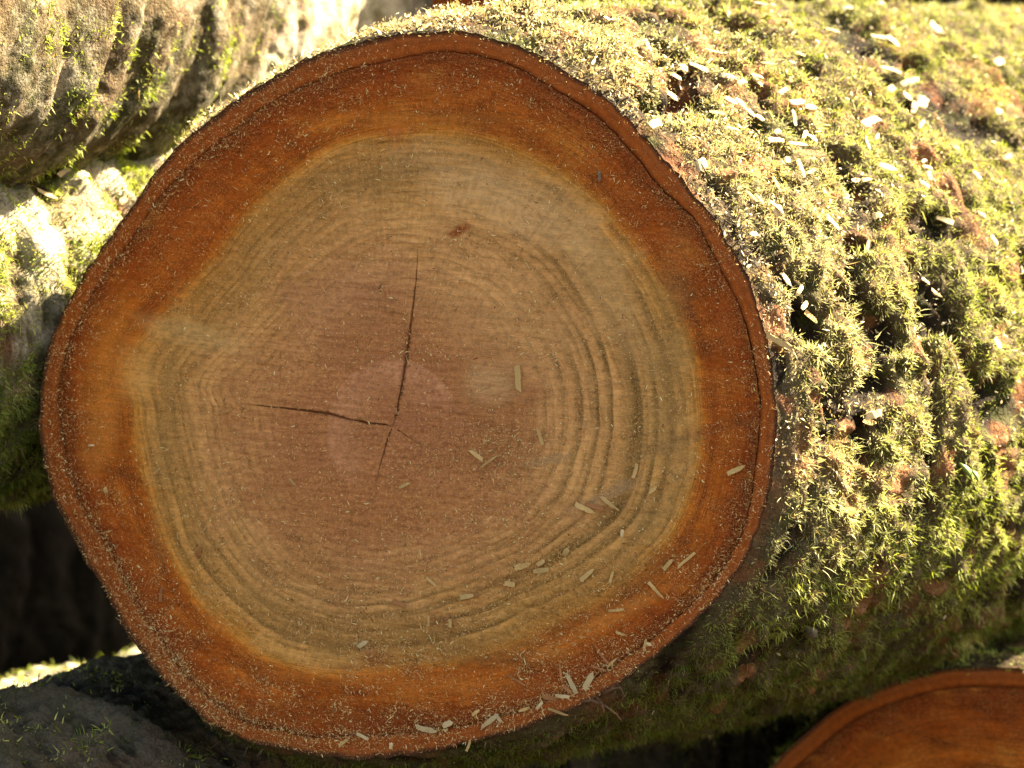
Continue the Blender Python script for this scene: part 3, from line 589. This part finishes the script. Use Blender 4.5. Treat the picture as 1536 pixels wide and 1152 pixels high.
# ------------------------------------------------------------------ saw dust, as tiny slivers
def dust_on_face(n):
    X = []; 
    while sum(map(len, X)) < n:
        a = rng.uniform(-np.pi, np.pi, n); r = np.sqrt(rng.random(n)) * main.rim(a)
        x, y = np.cos(a) * r, np.sin(a) * r; cbr = cambf(a)
        k = perlin(x / 0.03, y / 0.03, 0 * x + 5) + 0.7 * perlin(x / 0.009, y / 0.009, 0 * x + 9)
        k2 = perlin(x / 0.06, y / 0.004, 0 * x + 15)
        d = 0.07 + 0.85 * np.clip(k, 0, 1) ** 1.3 + 0.25 * np.clip(k2, 0, 1)
        d = d + 0.9 * np.exp(-((r - cbr) / 0.004) ** 2) * sstep(0.3, -0.9, np.sin(a)) + 0.7 * np.exp(-((r - cbr - 0.003) / 0.009) ** 2) * sstep(-0.1, 0.4, -np.cos(a))
        d = d + 0.45 * sstep(0.0, -0.1, y) * np.clip(0.4 + k, 0, 1)
        d = d + 0.7 * np.exp(-((x - 0.065) / 0.03) ** 2 - ((y + 0.012) / 0.018) ** 2)
        keep = rng.random(n) < d * 0.7
        X.append(np.stack([x, y], -1)[keep])
    X = np.concatenate(X)[:n]
    # little heaps
    heaps = [(690, 278, 3, 60), (650, 372, 3, 40), (573, 437, 4, 50), (688, 465, 4, 40), (500, 300, 14, 160), (490, 322, 9, 90), (545, 965, 9, 150), (735, 640, 25, 260), (770, 660, 20, 200),
             (660, 1094, 12, 140), (740, 1080, 14, 160), (545, 1106, 12, 120), (800, 1060, 16, 160), (900, 1010, 20, 180), (960, 975, 14, 120), (880, 1030, 12, 120), (560, 238, 18, 120), (1090, 850, 16, 90), (1120, 730, 12, 60),
             (230, 960, 16, 120), (260, 1010, 16, 140), (330, 1065, 18, 160), (960, 855, 18, 80), (880, 655, 25, 120), (480, 250, 20, 120), (320, 900, 22, 160)]
    for (px, py, rad, cnt) in heaps:
        c = main.plane(px, py); X = np.vstack([X, c + rng.normal(size=(cnt, 2)) * rad * PX])
    n = len(X); rr_ = np.hypot(X[:, 0], X[:, 1]); ok = rr_ < main.rim(np.arctan2(X[:, 1], X[:, 0])) - 0.001; X = X[ok]; n = len(X)
    base = main.C0 + X[:, :1] * main.ex + X[:, 1:] * main.ey + main.n * 0.0011
    an = rng.uniform(0, 2 * np.pi, n); d = norm(np.cos(an)[:, None] * main.ex + np.sin(an)[:, None] * main.ey + main.n * (0.10 + 0.35 * rng.random((n, 1))))
    L = np.clip(np.exp(rng.normal(-7.15, 0.55, n)), 0.0003, 0.0046); w = np.clip(L * 0.38 * (0.6 + 0.8 * rng.random(n)), 0.0002, 0.0006)
    fib = rng.random(n) < 0.05; L = np.where(fib, 0.0018 + 0.003 * rng.random(n), L); w = np.where(fib, 0.00026, w)
    m = rng.random((n, 1)); tint = np.array(wc(150, 96, 54)) * (1 - m) + np.array(wc(206, 168, 116)) * m
    pale = rng.random((n, 1)) < 0.07; tint = np.where(pale, np.array(wc(222, 190, 140)), tint)
    dk = rng.random((n, 1)) < 0.06; tint = np.where(dk, np.array(wc(80, 44, 22)), tint)
    o = blades('saw_dust', base, d, L, w, rng.normal(size=(n, 3)) * 0.22 - main.n * 0.12, tint, None, M_DUST, main.C0)
    o.location = main.C0; tag(o, 'fine pale saw dust clinging to the sawn end of the large log', 'saw dust'); o['kind'] = 'stuff'
dust_on_face(52000)
def dust_on_moss(n):
    P0 = main.V[main.q].mean(1); px, py = project(P0); Sx = main.Sv[main.q[:, 0]]
    ok = ((main.fn * norm(CAM - P0)).sum(1) > -0.1) & (px > -60) & (px < 1600) & (py > -60) & (py < 1150) & (main.fn[:, 2] > -0.35)
    k = perlin(P0[:, 0] / 0.05, P0[:, 1] / 0.05, P0[:, 2] / 0.05 + 77)
    p = ok * main.farea * (0.12 + np.exp(-Sx / 0.09)) * np.clip(0.5 + k, 0.05, 1.5) * np.clip(main.Nsm[main.q[:, 0], 2] + 0.25, 0.02, 1) ** 1.4; p /= p.sum()
    f = rng.choice(len(p), n, p=p); nn = main.Nsm[main.q[f, 0]]
    base = P0[f] + rng.normal(size=(n, 3)) * 0.0012 + nn * (0.001 + 0.005 * rng.random((n, 1)) ** 1.5 * sstep(0.0, 0.03, Sx[f])[:, None])
    d = norm(rng.normal(size=(n, 3)) + nn * 0.2); L = np.clip(np.exp(rng.normal(-6.35, 0.45, n)), 0.0006, 0.006); w = L * 0.38
    m = rng.random((n, 1)); tint = np.array([0.46, 0.33, 0.17]) * (1 - m) + np.array([0.74, 0.64, 0.43]) * m
    o = blades('saw_dust', base, d, L, w, rng.normal(size=(n, 3)) * 0.15, tint, None, M_DUST, main.C0)
    o.location = main.C0; tag(o, 'bright saw dust sprinkled through the sunlit moss of the large log', 'saw dust'); o['kind'] = 'stuff'
dust_on_moss(24000)

# ------------------------------------------------------------------ wood chips
def chip_mesh(k, mat):
    r = random.Random(100 + k); ns = 7; V = []; Fc = []
    bendz = r.uniform(-0.15, 0.35); tw = r.uniform(-0.9, 0.9); e0, e1 = r.uniform(0.45, 1.1), r.choice((r.uniform(0.03, 0.3), r.uniform(0.5, 1.1))); curve = r.uniform(-0.35, 0.35); body = r.uniform(0.7, 1.0)
    for i in range(ns):
        u = i / (ns - 1); x = u - 0.5; w = 0.5 * min(1, e0 + (1 - e0) * u * 4, e1 + (1 - e1) * (1 - u) * (2.5 + 3 * body)); z = bendz * (0.25 - x * x) * 2; a = tw * x
        for (sy, sz) in ((-1, 0), (1, 0), (1, 1), (-1, 1)):
            y = sy * w * r.uniform(0.72, 1.12)
            xx = x + (r.uniform(-.10, .10) if i in (0, ns - 1) else r.uniform(-.02, .02)) * 1.0
            V.append((xx, y * math.cos(a) + curve * (x * x), z + (y * math.sin(a)) * 0.5 + sz * r.uniform(0.10, 0.2)))
    for i in range(ns - 1):
        for j in range(4):
            a, b = i * 4 + j, i * 4 + (j + 1) % 4; Fc.append((a, b, b + 4, a + 4))
    Fc += [(3, 2, 1, 0), tuple((ns - 1) * 4 + j for j in range(4))]
    me = bpy.data.meshes.new('wood_chip'); me.from_pydata(V, [], Fc); me.update(); me.materials.append(mat); return me
CH = {k: [chip_mesh(j + 20 * i, m) for j in range(11)] for i, (k, m) in enumerate((('p', M_CHIP), ('w', M_CHIPW), ('o', M_CHIPO), ('g', M_CHIPG)))}
TONE = {'p': 'tan', 'w': 'whitish', 'o': 'orange brown', 'g': 'weathered grey'}
chip_n = 0
def put_chip(P, nrm, xdir, L, W, tone, label, group, tip=0.0, roll=0.0, name='wood_chip'):
    global chip_n
    me = CH[tone][chip_n % 11]; chip_n += 1
    z = norm(nrm); x = norm(xdir - z * (xdir @ z)); y = np.cross(z, x)
    Rm = Matrix((x, y, z)).transposed() @ Matrix.Rotation(-tip, 3, 'Y') @ Matrix.Rotation(roll, 3, 'X')
    o = bpy.data.objects.new(name, me); col.objects.link(o)
    th = min(max(0.0035, W * 0.9), 0.006)
    o.matrix_world = Matrix.Translation(Vector(P)) @ Rm.to_4x4() @ Matrix.Diagonal((L, W, th, 1))
    return tag(o, label, 'wood chip', group)
def plane_dir(P, n, px, py, ang):          # direction in the plane (P, n) that shows at this angle in the picture
    d2 = ray(px + 12 * math.cos(R(ang)), py - 12 * math.sin(R(ang))); d1 = ray(px, py)
    f = lambda d: CAM + d * (((P - CAM) @ n) / (d @ n)); return f(d2) - f(d1)
FACE_CHIPS = [  # x, y, length, width, angle, tone, label
    (778,568,36,11,93,'p','upright rectangular tan chip on the heartwood beside the cracks'),(811,654,26,7,105,'p',0),(716,683,24,8,-35,'p',0),(735,692,34,4,35,'p',0),
    (878,763,32,10,-25,'p','thick tan chip in the trio by the grey saw smear'),(893,760,26,10,-18,'o','orange chip in the trio by the grey saw smear'),(915,755,32,7,-38,'p','slim tan chip in the trio by the grey saw smear'),
    (954,706,20,7,75,'p',0),(785,849,24,11,15,'p',0),(812,856,22,9,8,'p',0),(812,845,13,9,30,'p',0),(765,876,16,9,-10,'p',0),(882,862,26,9,38,'p',0),(934,800,12,6,85,'w',0),(850,828,15,10,60,'p',0),
    (608,728,20,6,25,'p',0),(700,895,22,9,12,'p',0),(712,893,18,8,5,'o',0),(648,873,18,5,-40,'p',0),(545,966,18,9,30,'w','whitish chip in the little heap of dust low on the tan wood'),(553,977,20,7,-10,'o','orange chip in the little heap of dust low on the tan wood'),(644,932,14,4,88,'p',0),(676,935,12,6,92,'p',0),
    (640,1094,32,11,-14,'w',0),(672,1086,18,11,25,'w',0),(736,1081,34,9,38,'w',0),(748,1076,14,7,-50,'w',0),(714,1069,14,6,40,'p',0),(545,1104,18,7,-25,'w',0),(518,1112,20,6,35,'p',0),(588,1118,10,7,80,'w',0),
    (858,1025,30,9,-62,'w','large whitish chip standing up on the lower bark rim'),(884,1021,28,11,62,'w','whitish pointed chip leaning on the lower bark rim'),(845,1044,22,8,-5,'w',0),(852,1034,18,8,-40,'o',0),(825,1046,22,9,-15,'o',0),(839,1068,36,5,-18,'p','long thin splinter sticking out past the lower rim'),(842,1010,26,4,-80,'o',0),
    (810,1058,14,6,45,'w',0),(787,1064,16,6,20,'p',0),(704,1118,16,5,70,'p',0),(985,886,30,6,-48,'p','thin splinter lying across the orange sapwood above the rim'),(918,866,16,5,75,'p',0),(925,915,22,5,5,'p',0),(1030,840,32,5,40,'p',0),(1003,846,20,8,45,'p',0),
    (968,967,18,5,80,'p',0),(974,966,9,6,-20,'w',0),(932,950,16,5,-20,'p',0),(918,995,20,4,45,'p',0),(900,1003,24,4,-20,'o',0),(905,985,26,4,-50,'o',0),
    (1105,705,26,9,25,'p',0),(900,265,14,4,92,'g','thin grey splinter high on the orange sapwood'),(1168,512,38,11,-28,'p','flat tan chip caught on the bark edge beside the sawn end'),
    (300,828,18,7,65,'o',0),(243,890,26,6,80,'o',0),(237,706,12,5,40,'p',0),(440,723,16,5,-45,'p',0),(160,735,10,8,90,'p',0),(138,668,10,4,0,'w',0),(980,735,14,7,40,'p',0),(775,1020,30,4,-30,'o',0),(600,905,22,9,-25,'o',0)]
for (px, py, L, W, an, tone, lab) in FACE_CHIPS:
    xy = main.plane(px, py); P = main.C0 + xy[0] * main.ex + xy[1] * main.ey + main.n * 0.0012
    big = ('long' if L >= 24 else 'short') + (' thin' if W / L < 0.32 else ' stubby' if W / L > 0.55 else '')
    zone = 'on the dark lower bark rim' if py > 1000 else ('on the lower orange sapwood' if np.hypot(*xy) > heartf(math.atan2(xy[1], xy[0])) else ('above the pith on the tan wood' if py < 640 else 'among dust on the lower heartwood'))
    l = lab or f'{big} {TONE[tone]} wood chip {zone} of the sawn end'
    put_chip(P, main.n, plane_dir(P, main.n, px, py, an), L * PX, W * PX * 0.82, tone, l, 'wood chips on the sawn end', R(random.uniform(0, 9)), R(random.uniform(-12, 12)))

MOSS_CHIPS = [  # traced one by one on the sunlit moss
    (1318,72,36,13,-12,'w'),(1331,76,22,12,-35,'w'),(1316,19,9,8,0,'w'),(1396,55,20,12,-35,'w'),(1488,105,20,13,35,'w'),(1487,177,14,10,30,'w'),(1326,118,30,9,-15,'w'),(1355,135,32,9,8,'w'),(1326,145,14,11,40,'w'),
    (1350,155,15,12,-30,'w'),(1373,165,26,17,70,'w'),(1360,172,18,10,80,'w'),(1372,198,24,5,55,'w'),(1296,194,34,15,18,'w'),(1289,225,22,6,-75,'w'),(1304,217,14,6,60,'w'),(1321,263,28,10,-24,'w'),(1379,263,16,6,-5,'w'),(1382,274,16,7,-70,'w'),
    (1375,287,14,7,-35,'w'),(1274,283,16,8,10,'w'),(1302,330,18,9,-5,'w'),(1405,340,24,9,-25,'w'),(1455,275,18,7,-60,'w'),(1478,368,16,7,-50,'w'),(1290,282,18,7,5,'p'),(1105,172,40,10,-38,'w'),(1085,162,22,8,-25,'w'),(1128,190,16,9,-40,'w'),
    (1081,127,20,8,-25,'w'),(1104,138,13,10,20,'w'),(1125,133,22,7,-45,'w'),(1126,128,22,6,-12,'w'),(1168,145,16,6,30,'o'),(1175,134,12,6,80,'o'),(1164,148,18,8,25,'w'),(1184,163,30,9,8,'w'),(1196,166,20,6,30,'o'),(1206,173,18,10,-10,'w'),
    (1180,188,26,6,-75,'w'),(1153,223,28,8,-5,'w'),(1156,211,10,8,20,'w'),(1187,228,30,5,-8,'w'),(1197,215,18,7,70,'w'),(1206,219,18,9,-30,'w'),(1205,240,42,9,-16,'o'),(1190,265,28,7,-65,'w'),(1205,269,16,6,15,'w'),(1168,250,12,10,0,'w'),
    (1088,206,28,4,-12,'p'),(1066,183,26,7,-20,'p'),(1039,257,20,17,20,'w'),(975,195,22,14,25,'w'),(1005,155,22,16,-50,'w'),(1020,115,18,14,-70,'w'),(1040,112,26,9,-20,'w'),(1009,125,14,8,-30,'w'),(969,75,22,5,-50,'w'),(1137,22,18,6,-10,'g'),
    (1152,325,22,14,60,'w'),(1116,308,24,5,-45,'p'),(1128,313,20,5,-55,'p'),(1151,320,26,6,-45,'w'),(1118,362,12,9,10,'w'),(1154,290,24,5,-55,'p'),(1236,345,28,8,-45,'w'),(1288,378,20,9,70,'w'),(1240,60,20,6,-15,'p'),(930,70,30,5,-25,'p'),
    (1202,482,26,9,-40,'p'),(1192,465,20,8,50,'w'),(1165,425,22,8,-60,'w'),(1183,440,18,8,60,'w'),(1295,620,26,12,15,'w'),(1288,632,24,8,-10,'p'),(1482,518,18,9,-60,'w'),(1228,730,18,4,-60,'w'),(1242,712,16,4,-60,'w'),(1496,488,10,8,20,'p'),
    (1374,427,14,5,-45,'w'),(1390,445,18,5,-40,'w'),(1268,28,14,10,0,'w'),(1500,245,22,8,30,'p'),(1460,332,16,8,-30,'p'),(1190,95,16,5,-15,'p'),(1145,110,22,5,-12,'p'),(950,130,22,8,-25,'o'),(1060,90,18,6,-20,'p'),(880,55,20,6,-20,'w'),(1420,230,14,6,-20,'p')]
for (px, py, L, W, an, tone) in MOSS_CHIPS:
    h_ = main.hit(px, py)
    if h_ is None: continue
    P, nn = h_; k = np.linalg.norm(P - CAM) / F; n2 = norm(nn + norm(CAM - P) * 0.35)
    big = ('large' if L >= 24 else 'small') + (' slim' if W / L < 0.36 else ' stubby' if W / L > 0.6 else '')
    where = 'near the edge of the sawn end' if px < 1130 else ('low on the mossy side' if py > 380 else 'high on the sunny back')
    put_chip(P + nn * 0.0062 * float(sstep(0.0, 1.0, np.array((px - 900 + max(0, py - 150)) / 200.0))) + nn * 0.001, n2, plane_dir(P, n2, px, py, an), L * k * 1.05, W * k, tone, f'{big} {TONE[tone]} wood chip on the moss {where}', 'wood chips scattered on the moss', R(random.uniform(-8, 14)), R(random.uniform(-15, 15)))
for (px, py, L, W, an) in [(93, 263, 24, 9, 30), (67, 296, 30, 7, -28), (180, 305, 16, 9, 30), (124, 266, 16, 9, -30)]:
    h_ = left.hit(px, py)
    if h_ is None: continue
    P, nn = h_; k = np.linalg.norm(P - CAM) / F; n2 = norm(nn + norm(CAM - P) * 0.35)
    put_chip(P + nn * 0.003, n2, plane_dir(P, n2, px, py, an), L * k, W * k, 'w', 'whitish wood chip lying on the sunlit pale bark log', 'wood chips on the pale log', 0.1)

# ------------------------------------------------------------------ torn bark strips, dead leaf, green sprig, stalk
def ribbon(name, pts, widths, thick, mat, parent=None, n_up=None, twist=0.0):
    """a thin solid strip along 3-D points"""
    P = np.array(pts); n = len(P); tg = norm(np.gradient(P, axis=0)); up = norm(np.array(n_up)); V = []; Fc = []
    for i in range(n):
        sd = norm(np.cross(tg[i], up)); u2 = np.cross(sd, tg[i]); a = twist * i / n; sd, u2 = sd * math.cos(a) + u2 * math.sin(a), u2 * math.cos(a) - sd * math.sin(a)
        for (p, q) in ((-1, -1), (1, -1), (1, 1), (-1, 1)): V.append(P[i] + sd * p * widths[i] / 2 + u2 * q * thick / 2)
    for i in range(n - 1):
        for j in range(4): a, b = i * 4 + j, i * 4 + (j + 1) % 4; Fc.append((a, b, b + 4, a + 4))
    Fc += [(3, 2, 1, 0), tuple((n - 1) * 4 + j for j in range(4))]
    org = P[0]; me = bpy.data.meshes.new(name); me.from_pydata([tuple(v - org) for v in V], [], Fc); me.update()
    me.polygons.foreach_set('use_smooth', [True] * len(Fc)); me.materials.append(mat)
    o = obj(name, me, parent); o.location = org - (main.C0 if parent is main.root else 0); return o
def on_plane(px, py, lift):
    xy = main.plane(px, py); return main.C0 + xy[0] * main.ex + xy[1] * main.ey + main.n * lift
def flat_material(name, a, b, rough=0.7):
    N = Nodes(name); P = N.n.new('ShaderNodeTexCoord').outputs['Object']
    return N.finish(N.mix(N.rng(N.noise(P, 300, 4, 0.6), 0.3, 0.7), a, b), rough, 0.2)
M_STRIP = flat_material('torn_bark', (0.06, 0.028, 0.012), (0.19, 0.095, 0.045))
M_LEAF = flat_material('dead_leaf', (0.05, 0.042, 0.030), (0.14, 0.115, 0.080), 0.8)
M_SPRIG = flat_material('green_leaf', (0.10, 0.17, 0.03), (0.18, 0.26, 0.06), 0.45)
M_STALK = flat_material('dry_stalk', (0.30, 0.24, 0.12), (0.45, 0.38, 0.22))
for pts in ([(872, 1052, .001), (890, 1050, .003), (912, 1058, .006), (928, 1070, .006), (934, 1082, .002)], [(905, 1040, .001), (922, 1032, .004), (934, 1030, .006), (940, 1042, .006), (930, 1056, .003)], [(895, 1046, .001), (905, 1052, .006), (910, 1064, .007), (905, 1074, .004)]):
    o = ribbon('bark_strip', [on_plane(*p) for p in pts], [0.0022, 0.0016, 0.0013, 0.0009, 0.0004][:len(pts)], 0.0005, M_STRIP, main.root, main.n, 0.8); o['label'] = 'torn strip of inner bark curling off the lower rim'
def leaf(name, px, py, ang, L, W, mat, label, cat, group=None, lift=0.006):
    h_ = main.hit(px, py)
    if h_ is None: return
    P, nn = h_; n2 = norm(nn + 0.4 * norm(CAM - P)); d = norm(plane_dir(P, n2, px, py, ang)); P = P + n2 * lift; k = np.linalg.norm(P - CAM) / F
    u = np.linspace(0, 1, 9); pts = [P + d * L * k * (t - 0.5) + n2 * 0.004 * math.sin(t * 3) for t in u]; w = [max(0.0004, W * k * math.sin(math.pi * min(1, t * 0.96 + 0.03)) ** 0.8) for t in u]
    tag(ribbon(name, pts, w, 0.0005, mat, None, n2, 0.6), label, cat, group)
leaf('dead_leaf', 1208, 935, -32, 34, 16, M_LEAF, 'small grey dead leaf lodged in the shaded moss under the log', 'leaf')
leaf('green_leaf', 1438, 705, -55, 40, 10, M_SPRIG, 'narrow green leaf lying in the moss, larger of a pair', 'leaf', 'green leaves in the moss')
leaf('green_leaf', 1450, 712, -70, 26, 8, M_SPRIG, 'short green leaf lying in the moss, smaller of a pair', 'leaf', 'green leaves in the moss')
h_ = left.hit(56, 245) or left.hit(56, 262)
if h_ is not None:
    P = h_[0]; k = np.linalg.norm(P - CAM) / F
    pts = [P + (cr * a - cu * b) * k for (a, b) in ((2, 4), (-3, -12), (-9, -26), (-17, -30), (-22, -27))]
    tag(ribbon('dry_stalk', pts, [0.0016, 0.0018, 0.002, 0.002, 0.001], 0.0012, M_STALK, None, -cf), 'thin bent dry stalk standing on the sunlit pale log', 'stalk')
